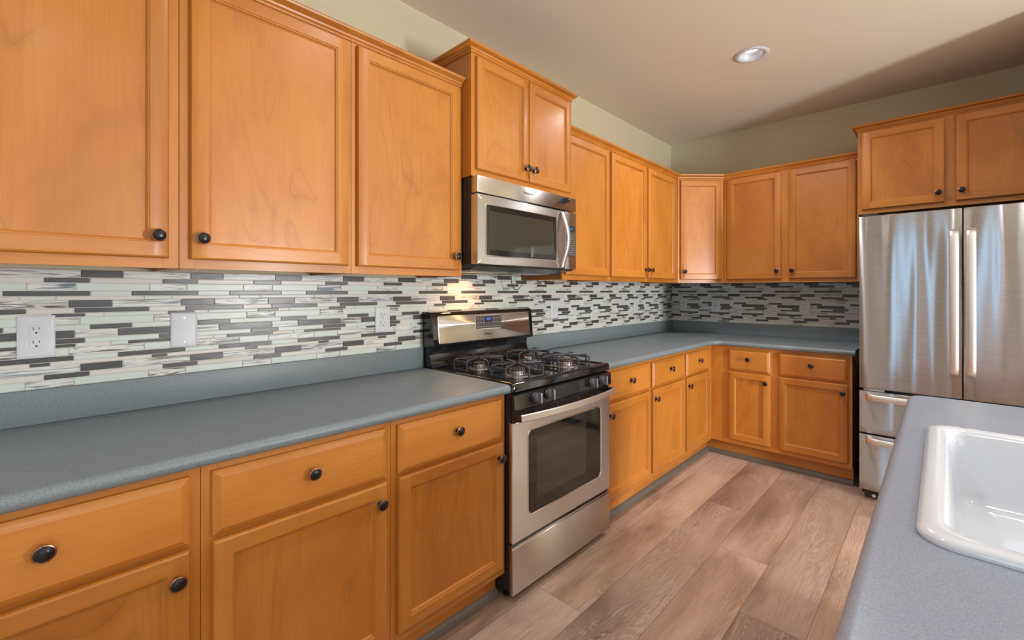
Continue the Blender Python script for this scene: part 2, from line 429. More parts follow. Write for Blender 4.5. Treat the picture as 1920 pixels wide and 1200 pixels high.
# ------------------------------------------------------------------ cabinet parts (local: x right, -y towards the room)
def door_mb(x0, x1, z0, z1, y, rail=.043, mid=WV):
    """recessed-panel door with its back on plane y, facing -y"""
    mb = MB(); T = .020
    def ring(i, d): return [(x0 + i, y - d, z0 + i), (x1 - i, y - d, z0 + i), (x1 - i, y - d, z1 - i), (x0 + i, y - d, z1 - i)]
    bm = mb.bm
    def vr(i, d): return [bm.verts.new(p) for p in ring(i, d)]
    prof = [(0, 0), (0, T - .007), (.0025, T - .002), (.006, T)]
    rs = [vr(*p) for p in prof]
    kv, kh, kp = mb.mi(WVP), mb.mi(WH), mb.mi(mid)
    def band(a, b_):
        for i in range(4):
            f = bm.faces.new((a[i], a[(i + 1) % 4], b_[(i + 1) % 4], b_[i])); f.material_index = kh if i in (0, 2) else kv
    for a, b_ in zip(rs, rs[1:]): band(a, b_)
    bm.faces.new(rs[0][::-1]).material_index = kv
    o_ = rs[-1]; inn = vr(rail, T)
    # butt-jointed frame: stiles run full height
    pb = [bm.verts.new((x0 + rail, y - T, z0 + .006)), bm.verts.new((x1 - rail, y - T, z0 + .006)), bm.verts.new((x1 - rail, y - T, z1 - .006)), bm.verts.new((x0 + rail, y - T, z1 - .006))]
    bm.faces.new((o_[0], pb[0], inn[0], inn[3], pb[3], o_[3])).material_index = kv
    bm.faces.new((pb[1], o_[1], o_[2], pb[2], inn[2], inn[1])).material_index = kv
    bm.faces.new((pb[0], pb[1], inn[1], inn[0])).material_index = kh
    bm.faces.new((inn[3], inn[2], pb[2], pb[3])).material_index = kh
    prev = inn
    for i, d in ((rail + .0012, T - .003), (rail + .005, T - .004), (rail + .006, T - .009), (rail + .010, T - .0125)):
        nx = vr(i, d); band(prev, nx); prev = nx
    bm.faces.new(prev).material_index = kp
    return mb
def drawer_mb(x0, x1, z0, z1, y):
    mb = MB(); T = .020
    def ring(i, d): return [(x0 + i, y - d, z0 + i), (x1 - i, y - d, z0 + i), (x1 - i, y - d, z1 - i), (x0 + i, y - d, z1 - i)]
    return mb.loft([ring(*p) for p in ((0, 0), (0, T - .010), (.001, T - .009), (.016, T - .0015), (.018, T))], WH)
def knob_mesh():
    prof = [(.0085, 0), (.0085, .002), (.0055, .004), (.0055, .012), (.009, .0155), (.0160, .0180), (.0180, .0200), (.0186, .0222), (.0178, .0242), (.0158, .0250), (.0152, .0246), (.0144, .0262), (.010, .0285), (.005, .0297), (.0001, .030)]
    ms = [KNOB, KNOB, KNOB, KNOB, KNOB, KNOB, COPPER, COPPER, COPPER, COPPER, KNOB, KNOB, KNOB, KNOB]
    mb = MB(); mb.lathe(prof, (0, 0, 0), (0, -1, 0), KNOB, 26, ms)
    o = mb.build('knob'); me = o.data; bpy.data.objects.remove(o); return me
KM = knob_mesh()
def knob(parent, x, y, z):
    o = bpy.data.objects.new('knob', KM); COL.objects.link(o); o.parent = parent; o.location = (x, y, z)
    return o
def cab_door(root, x0, x1, z0, z1, yf, kx, kz, rail=.043):
    d = door_mb(x0, x1, z0, z1, yf, rail).build('door', root, 30)
    if kx is not None: knob(d, kx, yf - .020, kz)
    return d
def cab_drawer(root, x0, x1, z0, z1, yf):
    d = drawer_mb(x0, x1, z0, z1, yf).build('drawer_front', root, 20)
    knob(d, (x0 + x1) / 2, yf - .020, (z0 + z1) / 2 + .012)
    return d
LEFTROT = R(90)
BD = .610; UD = .330
def base_cab(label, loc, rz, x0, x1, fronts, depth=BD, group='maple base cabinets', hollow=False, toe=(0, 0)):
    """fronts: list of (x0,x1,knob_x)"""
    t = thing('base_cabinet', label, 'cabinet', loc, rz, group)
    mb = MB(); g = .0006
    if hollow:
        mb.box(x0 + g, x1 - g, -depth + .019, -.002, .12, .136, WIN)
        for p, q in ((x0 + g, x0 + .016), (x1 - .016, x1 - g)): mb.box(p, q, -depth + .019, -.002, .1361, .875, WIN)
        mb.box(x0 + .0161, x1 - .0161, -.010, -.002, .1361, .875, WIN)
    else: mb.box(x0 + g, x1 - g, -depth + .019, -.002, .12, .875, WIN)
    mb.build('carcass', t, 0)
    mb = MB(); fd = -depth; fi = -depth + .0188
    op = []
    for a, b_, _ in fronts: op.append((a + .013, b_ - .013))
    # face frame: stiles, rails
    xs = [x0 + g] + [v for p in op for v in p] + [x1 - g]
    for i in range(0, len(xs), 2): mb.box(xs[i], xs[i + 1], fd, fi, .12, .875, WVP, .0006, 1)
    for a, b_ in op:
        for z0, z1 in ((.12, .168), (.668, .703), (.842, .875)): mb.box(a, b_, fd + .0001, fi, z0, z1, WH)
    mb.build('face_frame', t, 0)
    mb = MB(); mb.box(x0 + g - toe[0], x1 - g + toe[1], -depth + .055, -depth + .07, .0, .1195, WH); mb.build('toe_board', t, 0)
    for a, b_, kx in fronts:
        cab_drawer(t, a, b_, .691, .856, fd)
        cab_door(t, a, b_, .155, .681, fd, kx, .622)
    return t
def upper_cab(label, loc, rz, x0, x1, doors, depth=UD, z0=1.372, z1=2.286, dz=(1.400, 2.236), kz=1.462, name='wall_cabinet', group='maple wall cabinets', rail=.043):
    t = thing(name, label, 'cabinet', loc, rz, group)
    g = .0006
    mb = MB()
    # box with a recessed underside
    mb.box(x0 + g, x1 - g, -depth + .019, -.002, z0 + .012, z1, WIN)
    mb.box(x0 + g, x0 + .016, -depth + .019, -.002, z0, z0 + .0119, WIN); mb.box(x1 - .016, x1 - g, -depth + .019, -.002, z0, z0 + .0119, WIN)
    mb.build('carcass', t, 0)
    mb = MB(); fd = -depth; fi = -depth + .0188
    op = [(a + .013, b_ - .013) for a, b_, _ in doors]
    xs = [x0 + g] + [v for p in op for v in p] + [x1 - g]
    for i in range(0, len(xs), 2):
        if xs[i + 1] - xs[i] > .001: mb.box(xs[i], xs[i + 1], fd, fi, z0, z1, WVP, .0006, 1)
    for a, b_ in op:
        mb.box(a, b_, fd + .0001, fi, z0, dz[0] + .013, WH); mb.box(a, b_, fd + .0001, fi, dz[1] - .013, z1, WH)
    mb.build('face_frame', t, 0)
    for a, b_, kx in doors: cab_door(t, a, b_, dz[0], dz[1], fd, kx, kz, rail)
    return t

# --- left run, base (local x = world Y)
LL = (0, 0, 0)
base_cab('maple base cabinet at the left edge of the photo, its drawer with the largest knob', LL, LEFTROT, -.263, .2695, [(-.243, .245, .218)])
base_cab('maple base cabinet second from the left edge, its door knob at upper right', LL, LEFTROT, .2695, .800, [(.292, .778, .750)])
base_cab('maple base cabinet directly left of the range under the long grey counter', LL, LEFTROT, .800, 1.341, [(.822, 1.317, 1.289)])
base_cab('maple base cabinet directly right of the range, widest view of the three there', LL, LEFTROT, 2.101, 2.641, [(2.112, 2.628, 2.140)])
base_cab('middle maple base cabinet between the range and the inside corner', LL, LEFTROT, 2.641, 3.163, [(2.655, 3.149, 2.684)])
base_cab('narrow-looking maple base cabinet on the range wall, nearest the inside corner', LL, LEFTROT, 3.163, YB - BD, [(3.177, 3.612, 3.205)], toe=(0, .0545))
# --- back run, base (local x = world X)
LB = (0, YB, 0)
base_cab('two-door two-drawer maple base cabinet on the back wall beside the refrigerator', LB, 0, BD, 1.514, [(.740, 1.029, 1.003), (1.081, 1.492, 1.465)], toe=(.0538, 0))
# --- uppers
upper_cab('maple wall cabinet cut off by the left edge of the photo', LL, LEFTROT, -.263, .2735, [(-.243, .248, .222)])
upper_cab('maple wall cabinet second from the left edge, knob at lower left', LL, LEFTROT, .2735, .802, [(.299, .785, .326)])
upper_cab('maple wall cabinet touching the left side of the microwave', LL, LEFTROT, .802, 1.341, [(.821, 1.316, 1.288)])
upper_cab('single-door maple wall cabinet partly hidden behind the right side of the microwave', LL, LEFTROT, 2.101, 2.614, [(2.120, 2.601, 2.147)])
upper_cab('two-door maple wall cabinet with paired knobs beside the diagonal corner cabinet', LL, LEFTROT, 2.614, YB - BD, [(2.628, 3.125, 3.098), (3.151, 3.640, 3.178)])
upper_cab('two-door maple wall cabinet on the back wall above the grey counter', LB, 0, BD, 1.5205, [(.636, 1.038, 1.011), (1.088, 1.504, 1.115)])
# over the microwave, deeper and higher
t = upper_cab('short raised two-door maple cabinet above the microwave', LL, LEFTROT, 1.342, 2.100, [(1.365, 1.718, 1.694), (1.7215, 2.083, 1.752)], depth=.395, z0=1.831, z1=2.415, dz=(1.862, 2.378), kz=1.925, name='over_range_cabinet', rail=.041)
mb = MB(); sweep(mb, [(1.342, 0), (1.342, -.395), (2.100, -.395), (2.100, 0)], CROWN, WH, 2.394); mb.build('crown', t, 30)
t = upper_cab('raised two-door maple cabinet above the stainless refrigerator', LB, 0, 1.5215, 2.462, [(1.544, 1.953, 1.927), (2.003, 2.436, 2.030)], depth=.425, z0=1.831, z1=2.415, dz=(1.860, 2.388), kz=1.920, name='over_refrigerator_cabinet', rail=.046)
mb = MB(); sweep(mb, [(1.5215, 0), (1.5215, -.425), (2.462, -.425), (2.462, 0)], CROWN, WH, 2.400); mb.build('crown', t, 30)
# diagonal corner cabinet
t = thing('corner_wall_cabinet', 'diagonal single-door maple corner cabinet between the range wall and back wall uppers', 'cabinet', (UD, YB - BD, 0), R(45), 'maple wall cabinets')
wd = (BD - UD) * math.sqrt(2)
mb = MB(); s2 = math.sqrt(.5)
def loc2(X, Y):   # world -> local of the 45 degree empty
    dx, dy = X - UD, Y - (YB - BD); return (dx * s2 + dy * s2, -dx * s2 + dy * s2)
poly = [loc2(.002, YB - BD), loc2(UD, YB - BD), loc2(BD, YB - UD), loc2(BD, YB - .002), loc2(.002, YB - .002)]
poly = [(a, b_ + .001) for a, b_ in poly]
mb.loft([[(a, b_ + .018 if i in (1, 2) else b_, z) for i, (a, b_) in enumerate(poly)] for z in (1.384, 2.286)], WIN); mb.build('carcass', t, 0)
mb = MB(); fi = .0188
mb.box(.0006, .028, 0, fi, 1.372, 2.286, WVP, .0006, 1); mb.box(wd - .045, wd - .0006, 0, fi, 1.372, 2.286, WVP, .0006, 1)
mb.box(.028, wd - .045, .0001, fi, 1.372, 1.413, WH); mb.box(.028, wd - .045, .0001, fi, 2.223, 2.286, WH); mb.build('face_frame', t, 0)
cab_door(t, .020, wd - .030, 1.400, 2.236, 0, .047, 1.467)
# crown runs
def crown_run(path, label):
    mb = MB(); sweep(mb, path, CROWN, WH, 2.246); o = mb.build('crown_molding', None, 30); return tag(o, label, 'molding')
crown_run([(UD, -.263), (UD, 1.3415)], 'maple crown molding along the top of the wall cabinets left of the microwave')
crown_run([(UD, 2.1005), (UD, YB - BD), (BD, YB - UD), (1.521, YB - UD)], 'maple crown molding turning the corner from the microwave to the refrigerator cabinet')
# shoe molding
SH = [(0, 0), (.018, 0), (.017, .012), (.013, .022), (.008, .032), (0, .036)]
mb = MB(); sweep(mb, [(BD - .0545, -.263), (BD - .0545, 1.341)], SH, SHOE, .0005); tag(mb.build('shoe_molding', None, 40), 'grey shoe molding on the floor under the base cabinets left of the range', 'molding')
mb = MB(); sweep(mb, [(BD - .0545, 2.101), (BD - .0545, YB - BD + .0545), (1.514, YB - BD + .0545)], SH, SHOE, .0005); tag(mb.build('shoe_molding', None, 40), 'grey shoe molding on the floor around the inside corner up to the refrigerator', 'molding')

# ------------------------------------------------------------------ countertops
CT, CB = .914, .8765
def nose(r=.0185, ht=None):
    ht = ht or (CT - CB); n = 7; pr = []
    for i in range(n + 1):
        a = R(90 - 180 * i / n); pr.append((-r + r * math.cos(a), (CT + CB) / 2 + ht / 2 * math.sin(a)))
    return pr
def counter(mb, path, back, m):
    """path = front edge (room on the right), back = list of wall points closing the slab"""
    fr = path_frames(path); pr = nose(); bm = mb.bm; k_ = mb.mi(m)
    rings = [[bm.verts.new((p.x + nn.x * a, p.y + nn.y * a, z)) for a, z in pr] for p, nn in fr]
    for a, b_ in zip(rings, rings[1:]):
        for i in range(len(pr) - 1): bm.faces.new((a[i], a[i + 1], b_[i + 1], b_[i])).material_index = k_
    tb = [bm.verts.new((x, y, CT)) for x, y in back]; bb = [bm.verts.new((x, y, CB)) for x, y in back]
    bm.faces.new([r[0] for r in rings] + tb).material_index = k_
    bm.faces.new([r[-1] for r in rings] + bb).material_index = k_
    for i in range(len(back) - 1): bm.faces.new((tb[i], tb[i + 1], bb[i + 1], bb[i])).material_index = k_
    bm.faces.new(rings[-1] + [bb[0], tb[0]]).material_index = k_
    bm.faces.new(rings[0][::-1] + [tb[-1], bb[-1]]).material_index = k_
XF = .645
t = thing('countertop', 'long speckled blue-grey laminate countertop left of the range', 'countertop', (0, 0, 0))
mb = MB(); counter(mb, [(XF, -.27), (XF, 1.3425)], [(.001, 1.3425), (.001, -.27)], LAM); mb.build('worktop', t, 40)
mb = MB(); mb.box(.001, .020, -.27, 1.3425, CT + .0002, 1.016, LAM, .003); mb.build('upstand', t, 40)
t = thing('countertop', 'L-shaped speckled blue-grey laminate countertop turning the corner to the refrigerator', 'countertop', (0, 0, 0))
path = [(XF, 2.1005)]
rc = .07; cxx, cyy = XF + rc, YB - XF - rc
for i in range(7):
    a = R(180 - 90 * i / 6); path.append((cxx + rc * math.cos(a), cyy + rc * math.sin(a)))
path.append((1.532, YB - XF))
mb = MB(); counter(mb, path, [(1.532, YB - .001), (.001, YB - .001), (.001, 2.1005)], LAM); mb.build('worktop', t, 40)
mb = MB(); mb.box(.001, .020, 2.1005, YB - .001, CT + .0002, 1.016, LAM, .003); mb.box(.0202, 1.532, YB - .020, YB - .001, CT + .0002, 1.016, LAM, .003); mb.build('upstand', t, 40)

# ------------------------------------------------------------------ mosaic backsplash
PER = .2811
ROWS = [('w', [('D', .080), ('M', .180)]), ('m', [('D', .001), ('W', .101)]), ('w', [('G', .069), ('M', .247)]), ('m', [('D', .201), ('G', .383)]),
        ('t', [('G', .233), ('W', .307)]), ('w', [('D', .053), ('M', .153)]), ('m', [('D', .066), ('W', .246)]), ('t', [('D', .016), ('W', .090), ('G', .133)]),
        ('w', [('G', .078), ('M', .258)]), ('m', [('D', .101), ('G', .202)]), ('w', [('D', .167), ('M', .348)]), ('m', [('D', .273), ('G', .371)]),
        ('t', [('D', .192), ('W', .350), ('G', .430)]), ('w', [('M', .054), ('G', .233)]), ('m', [('D', .167), ('G', .346)]), ('t', [('D', .253), ('W', .295)]),
        ('w', [('D', .079), ('M', .179)]), ('m', [('D', .001), ('W', .100)]), ('w', [('G', .065), ('M', .244)])]
HT = {'w': .0245, 'm': .0163, 't': .0115}
TM = {'D': T_D, 'G': T_G, 'W': T_W, 'M': T_M}
def backsplash(name, a0, a1, f, phase, label, rows, extra=None):
    mb = MB(); gr = MB()
    z = 1.372; rv = []
    gp = [f(a0, 0, 1.0162), f(a1, 0, 1.0162), f(a1, 0, z), f(a0, 0, z)]
    gq = [f(a0, .0085, 1.0162), f(a1, .0085, 1.0162), f(a1, .0085, z), f(a0, .0085, z)]
    mb.loft([gp, gq], GROUT)
    nb = len(mb.bm.faces); rv = [0.] * nb
    A0, A1 = a0, a1
    if extra:
        mb.loft([[f(extra[0], e, 1.3722), f(extra[1], e, 1.3722), f(extra[1], e, 1.396), f(extra[0], e, 1.396)] for e in (0, .0085)], GROUT)
        rv += [0.] * 6; rows = [('w', [('G', .035), ('M', .14), ('D', .20)])] + rows; z += .0245
    for ri, (kind, segs) in enumerate(rows):
        a0, a1 = extra if (extra and ri == 0) else (A0, A1)
        h = HT[kind]; zt, zb = z - .001, z - h + .001; z -= h
        kk = math.floor((a0 - segs[0][1] - phase) / PER) - 1
        st = []
        while True:
            base = kk * PER + phase
            if base + segs[0][1] > a1: break
            for i, (c, s) in enumerate(segs):
                e = segs[i + 1][1] if i + 1 < len(segs) else segs[0][1] + PER
                st.append((c, base + s, base + e))
            kk += 1
        for c, s, e in st:
            p, q = max(s + .001, a0 + .0008), min(e - .001, a1 - .0008)
            if q - p < .003: continue
            zb_ = max(zb, 1.0175)
            b_ = .0011
            o_ = [f(p, .0085, zb_), f(q, .0085, zb_), f(q, .0085, zt), f(p, .0085, zt)]
            m_ = [f(p, .0108, zb_), f(q, .0108, zb_), f(q, .0108, zt), f(p, .0108, zt)]
            i_ = [f(p + b_, .0118, zb_ + b_), f(q - b_, .0118, zb_ + b_), f(q - b_, .0118, zt - b_), f(p + b_, .0118, zt - b_)]
            mb.loft([o_, m_, i_], TM[c], cap0=False); r_ = random.random(); rv += [r_] * 9
    o = mb.build(name, None, 0)
    at = o.data.attributes.new('rnd', 'FLOAT', 'FACE')
    for i, p in enumerate(o.data.polygons): at.data[i].value = rv[i] if i < len(rv) else 0
    return tag(o, label, 'backsplash')
backsplash('mosaic_backsplash', -.27, YB - .0005, lambda a, d, z: (.0005 + d, a, z), 0.0, 'linear glass and stone mosaic backsplash on the long range wall', ROWS, (1.3425, 2.0985))
RB = [ROWS[0], ('m', [('D', .114), ('G', .282)]), ROWS[2], ('m', [('D', .148), ('G', .330)]), ROWS[4], ROWS[5], ('m', [('D', .196), ('W', .346)])] + ROWS[7:]
backsplash('mosaic_backsplash', .0126, 1.532, lambda a, d, z: (a, YB - .0005 - d, z), .205, 'linear glass and stone mosaic backsplash on the back wall beside the refrigerator', RB)

# ------------------------------------------------------------------ outlets and plates (local: x right, -y out, origin on tile face)
def plate(kind, label, loc, rz, hw=.0385, hh=.0605):
    t = thing('wall_outlet' if kind != 'blank' and kind != 'jack' else 'wall_plate', label, 'outlet' if kind not in ('blank', 'jack') else 'wall plate', loc, rz)
    mb = MB(); f = lambda d, i: [(x, -d, z) for x, z in [(a, b_) for a, b_ in rrect(-hw + i, hw - i, -hh + i, hh - i, .003, lambda a, b_: (a, b_), 3)]]
    mb.loft([f(0, 0), f(.003, 0), f(.0055, .004), f(.006, .008)], WHITE); mb.build('plate', t, 30)
    if kind == 'duplex':
        for s in (1, -1):
            mb = MB(); cz = s * .0195
            pts = lambda d, r, q: [(max(-.0135, min(.0135, r * math.cos(a))) * 1.0, -d, cz + max(-q, min(q, r * math.sin(a)))) for a in [2 * math.pi * i / 28 for i in range(28)]]
            mb.loft([pts(.0055, .0172, .0135), pts(.0075, .0172, .0135), pts(.0080, .0166, .013)], WHITE)
            r_ = mb.build('receptacle', t, 30)
            mb = MB()
            mb.box(-.0072, -.0054, -.0083, -.0079, cz + .0005, cz + .0090, SLOT); mb.box(.0052, .0068, -.0083, -.0079, cz + .0015, cz + .0080, SLOT)
            mb.lathe([(.0026, 0), (.0026, .0004)], (0, -.0079, cz - .0075), (0, -1, 0), SLOT, 14)
            mb.build('slots', r_, 0)
        mb = MB(); mb.lathe([(.0028, 0), (.0024, .001)], (0, -.006, 0), (0, -1, 0), WHITE, 12); mb.build('screw', t)
    elif kind == 'decora':
        mb = MB(); mb.box(-.0165, .0165, -.0078, -.0055, -.0335, .0335, WHITE, .001); r_ = mb.build('receptacle', t, 30)
        mb = MB()
        for cz in (.018, -.018):
            mb.box(-.0072, -.0056, -.0081, -.0077, cz + .0005, cz + .008, SLOT); mb.box(.0054, .0068, -.0081, -.0077, cz + .0015, cz + .0075, SLOT)
            mb.lathe([(.0024, 0), (.0024, .0004)], (0, -.0077, cz - .0065), (0, -1, 0), SLOT, 12)
        mb.build('slots', r_, 0)
    elif kind == 'blank':
        for z in (.042, -.042):
            mb = MB(); mb.lathe([(.0032, 0), (.0028, .001)], (0, -.006, z), (0, -1, 0), SILV, 12); mb.build('screw', t)
    else:
        mb = MB(); mb.box(-.006, .006, -.0066, -.0055, -.0055, .0055, SLOT, .0005); mb.build('jack_socket', t, 0)
    return t
zp = 1.170; xt = .0125
plate('duplex', 'white duplex outlet on the mosaic at the left edge of the photo', (xt, -.014, 1.172), LEFTROT, .0392, .0625)
plate('blank', 'blank white plate with two screws on the mosaic above the long counter', (xt, .342, zp), LEFTROT)
plate('duplex', 'white duplex outlet just left of the range backguard', (xt, 1.117, zp), LEFTROT)
plate('decora', 'white outlet on the mosaic just right of the range backguard', (xt, 2.431, 1.175), LEFTROT, .0385, .058)
plate('duplex', 'white outlet on the range wall mosaic nearest the inside corner', (xt, 3.574, 1.174), LEFTROT, .036, .058)
plate('duplex', 'white outlet on the back wall mosaic nearest the inside corner', (.1285, YB - xt, 1.172), 0, .037, .058)
plate('jack', 'white plate with a single small jack on the back wall mosaic', (.432, YB - xt, 1.166), 0, .038, .059)
plate('duplex', 'white duplex outlet on the back wall mosaic nearest the refrigerator', (1.134, YB - xt, 1.170), 0, .0375, .058)

# ------------------------------------------------------------------ gas range (local x = along wall from its left side, -y out)
Y0 = 1.345; RW = .753
t = thing('gas_range', 'stainless and black freestanding gas range between the two grey counters', 'range', (0, Y0, 0), LEFTROT)
mb = MB(); mb.box(.002, RW - .002, -.628, -.03, .045, .888, SIDE, .003)
for x in (.04, RW - .04):
    for y in (-.58, -.1): mb.lathe([(.018, 0), (.018, .008), (.008, .012), (.008, .05)], (x, y, 0), (0, 0, 1), BLKM, 12)
mb.build('body', t, 40)
# cooktop: black enamel tray with raised border
mb = MB()
def cr(i, z, yb=-.085): return rrect(i, RW - i, -.655 + i, yb - i, .012, lambda a, b_: (a, b_, z), 4)
mb.loft([cr(0, .884), cr(0, .912), cr(.004, .919), cr(.012, .921), cr(.022, .920), cr(.034, .913), cr(.05, .912)], BLK); ck = mb.build('cooktop', t, 50)
for bx, by, br in ((.19, -.50, .040), (.19, -.235, .034), (.565, -.50, .044), (.565, -.235, .034)):
    mb = MB(); mb.lathe([(br + .022, 0), (br + .02, .003), (br + .002, .006), (br, .020), (br - .004, .024), (br - .006, .024)], (bx, by, .912), (0, 0, 1), ALU, 28)
    for i in range(20):
        a = 2 * math.pi * i / 20; c_, s_ = math.cos(a), math.sin(a)
        mb.box(bx + c_ * (br + .0005) - .0015, bx + c_ * (br + .0005) + .0015, by + s_ * (br + .0005) - .0015, by + s_ * (br + .0005) + .0015, .920, .931, BLKM)
    bn = mb.build('burner', t, 40)
    mb = MB(); mb.lathe([(br - .008, .0245), (br - .001, .026), (br - .001, .031), (br - .006, .034), (.001, .035)], (bx, by, .912), (0, 0, 1), CAPM, 28); mb.build('burner_cap', bn, 40)
    # grate
    mb = MB(); zt = .968; zb_ = .914; wx = .047; r0 = .122
    for ang in range(4):
        ca, sa = math.cos(R(90 * ang)), math.sin(R(90 * ang))
        q = lambda a, b_, z: (bx + a * ca - b_ * sa, by + a * sa + b_ * ca, z)
        rr = r0 if ang in (0, 2) else r0 - .004
        for s in (1, -1):
            mb.strip([q(.008, s * .004, zt), q(rr - .03, s * wx * .80, zt), q(rr - .006, s * wx, zt - .002), q(rr, s * wx, zt - .008), q(rr + .001, s * wx, zb_)], .0085, .0085, (-sa, ca, 0), IRON)
        mb.strip([q(rr, -wx, zb_ + .006), q(rr, wx, zb_ + .006)], .006, .010, (ca, sa, 0), IRON)
        if ang in (0, 2): mb.box(*sorted((q(rr - .003, 0, 0)[0], q(rr + .003, 0, 0)[0])), by - wx, by + wx, zt - .022, zt - .004, IRON, .001)
    mb.build('grate', t, 40)
# control panel
mb = MB()
prof = [(-.630, .876), (-.653, .874), (-.661, .868), (-.664, .812), (-.656, .803), (-.630, .800)]
mb.loft([[(x, y, z) for y, z in prof] for x in (.0015, RW - .0015)], BLK); cp = mb.build('control_panel', t, 40)
for kx in (.133, .222, .565, .655):
    mb = MB(); kz = .845; yk = -.662
    mb.lathe([(.027, 0), (.027, .004), (.022, .008), (.0215, .022), (.018, .026)], (kx, yk, kz), (0, -1, 0), KGREY, 24, [BLK, BLK, KGREY, KGREY, KGREY])
    kb = mb.build('burner_knob', t, 40)
    mb = MB(); mb.box(kx - .0065, kx + .0065, yk - .036, yk - .020, kz - .0235, kz + .0235, KGREY, .003); mb.box(kx - .0055, kx + .0055, yk - .0385, yk - .0362, kz - .022, kz + .022, SILV, .001); mb.build('grip', kb, 40)
# vent strip
mb = MB(); mb.box(.004, RW - .004, -.648, -.625, .757, .7995, BLK, .002)
x = .10
while x < RW - .1:
    if not (.30 < x < .315 or .46 < x < .475): mb.box(x, x + .005, -.6495, -.6475, .768, .790, SLOT)
    x += .0105
mb.build('vent_strip', t, 0)
# oven door
mb = MB(); zd0, zd1 = .252, .754
F = lambda y: (lambda a, b_: (a, y, b_))
ox0, ox1 = .0, RW
wx0, wx1, wz0, wz1 = .100, .664, .343, .703
o_ = [rrect(ox0, ox1, zd0, zd1, .004, F(-.632), 6), rrect(ox0, ox1, zd0, zd1, .004, F(-.651), 6), rrect(ox0 + .002, ox1 - .002, zd0 + .002, zd1 - .002, .004, F(-.6535), 6),
      rrect(wx0 - .007, wx1 + .007, wz0 - .007, wz1 + .007, .032, F(-.6535), 6), rrect(wx0 - .005, wx1 + .005, wz0 - .005, wz1 + .005, .030, F(-.6555), 6), rrect(wx0 - .001, wx1 + .001, wz0 - .001, wz1 + .001, .026, F(-.6545), 6), rrect(wx0, wx1, wz0, wz1, .025, F(-.6515), 6)]
mb.loft(o_, STEEL, True, False, [STEEL, STEEL, STEEL, CHROME, CHROME, CHROME])
od = mb.build('oven_door', t, 40)
mb = MB(); mb.loft([rrect(wx0, wx1, wz0, wz1, .025, F(-.640), 6), rrect(wx0 + .0001, wx1 - .0001, wz0, wz1, .025, F(-.6518), 6)], GLASSB)
mb.loft([rrect(wx0 + .055, wx1 - .13, wz0 + .055, wz1 - .045, .004, F(-.6517), 4), rrect(wx0 + .055, wx1 - .13, wz0 + .055, wz1 - .045, .004, F(-.6520), 4)], GLASSI)
mb.build('oven_window', od, 40)
mb = MB(); pts = []
for i in range(21):
    u = i / 20; s_ = math.sin(math.pi * u) ** .8
    pts.append((.010 + u * (RW - .020), -.690 - .030 * (1 - (2 * u - 1) ** 2), .7795 - .002 * 0))
mb.strip(pts, .030, .011, (0, 0, 1), STEELB)
mb.box(.004, .030, -.692, -.648, .766, .794, BLK, .002); mb.box(RW - .030, RW - .004, -.692, -.648, .766, .794, BLK, .002)
mb.build('handle', od, 40)
mb = MB(); mb.box(0, RW, -.654, -.632, .036, .228, STEEL, .004); mb.box(0.001, RW - .001, -.650, -.626, .2285, .236, STEEL, .002); mb.build('storage_drawer', t, 40)
mb = MB(); mb.box(.004, RW - .004, -.640, -.612, .236, .2515, BLK); mb.box(.30, .46, -.646, -.640, .240, .248, BLKM, .002); mb.build('drawer_latch', t, 0)
# backguard
mb = MB(); gp = [(-.014, .905), (-.083, .905), (-.083, .924), (-.072, .950), (-.060, .985), (-.070, 1.020), (-.014, 1.020)]
mb.loft([[(x, y, z) for y, z in gp] for x in (.008, RW - .008)], BLK); bg = mb.build('backguard_riser', t, 50)
mb = MB(); hp = [(-.014, 1.0205), (-.098, 1.0205), (-.106, 1.024), (-.109, 1.032), (-.094, 1.185), (-.088, 1.195), (-.078, 1.1975), (-.014, 1.1975)]
mb.loft([[(x, y, z) for y, z in hp] for x in (0, RW)], BLK); hd = mb.build('backguard', t, 50)
def gf(e): return lambda a, b_: (a, -.109 + (b_ - 1.032) * (.015 / .153) - e, b_)
mb = MB(); mb.loft([rrect(.034, RW - .028, 1.037, 1.178, .008, gf(-.002), 4), rrect(.034, RW - .028, 1.037, 1.178, .008, gf(.0012), 4), rrect(.036, RW - .030, 1.039, 1.176, .007, gf(.0018), 4)], STEEL); fp = mb.build('fascia', t, 40)
mb = MB(); mb.loft([rrect(.283, .482, 1.094, 1.172, .010, gf(.0017), 5), rrect(.283, .482, 1.094, 1.172, .010, gf(.0032), 5), rrect(.286, .479, 1.097, 1.169, .008, gf(.0034), 5)], CHROME, True, True); 
mb.loft([rrect(.286, .479, 1.097, 1.169, .008, gf(.0033), 5), rrect(.286, .479, 1.097, 1.169, .008, gf(.0038), 5)], PANEL)
tl = math.atan2(.015, .153)
for r_ in range(3):
    for c_ in range(9):
        if 3 <= c_ <= 5 and r_ > 0: continue
        x = .298 + c_ * .0205; z = 1.106 + r_ * .022
        mb.loft([rrect(x, x + .010, z, z + .004, .001, gf(.0037), 2), rrect(x, x + .010, z, z + .004, .001, gf(.0041), 2)], GREYC)
kp = mb.build('keypad', fp, 40)
mb = MB(); mb.loft([rrect(.355, .408, 1.134, 1.163, .002, gf(.0037), 2), rrect(.355, .408, 1.134, 1.163, .002, gf(.0042), 2)], BLKM)
mb.loft([rrect(.366, .397, 1.141, 1.158, .002, gf(.0041), 2), rrect(.366, .397, 1.141, 1.158, .002, gf(.0044), 2)], BLUE); mb.build('display', fp, 40)
text_part('clock_digits', '6:10', .015, (.3815, gf(.0048)(0, 1.1495)[1], 1.1495), (R(90) - tl, 0, 0), BLUEL, fp)
text_part('logo', 'Whirlpool', .014, (.375, gf(.0026)(0, 1.067)[1], 1.067), (R(90) - tl, 0, 0), BLKM, fp)

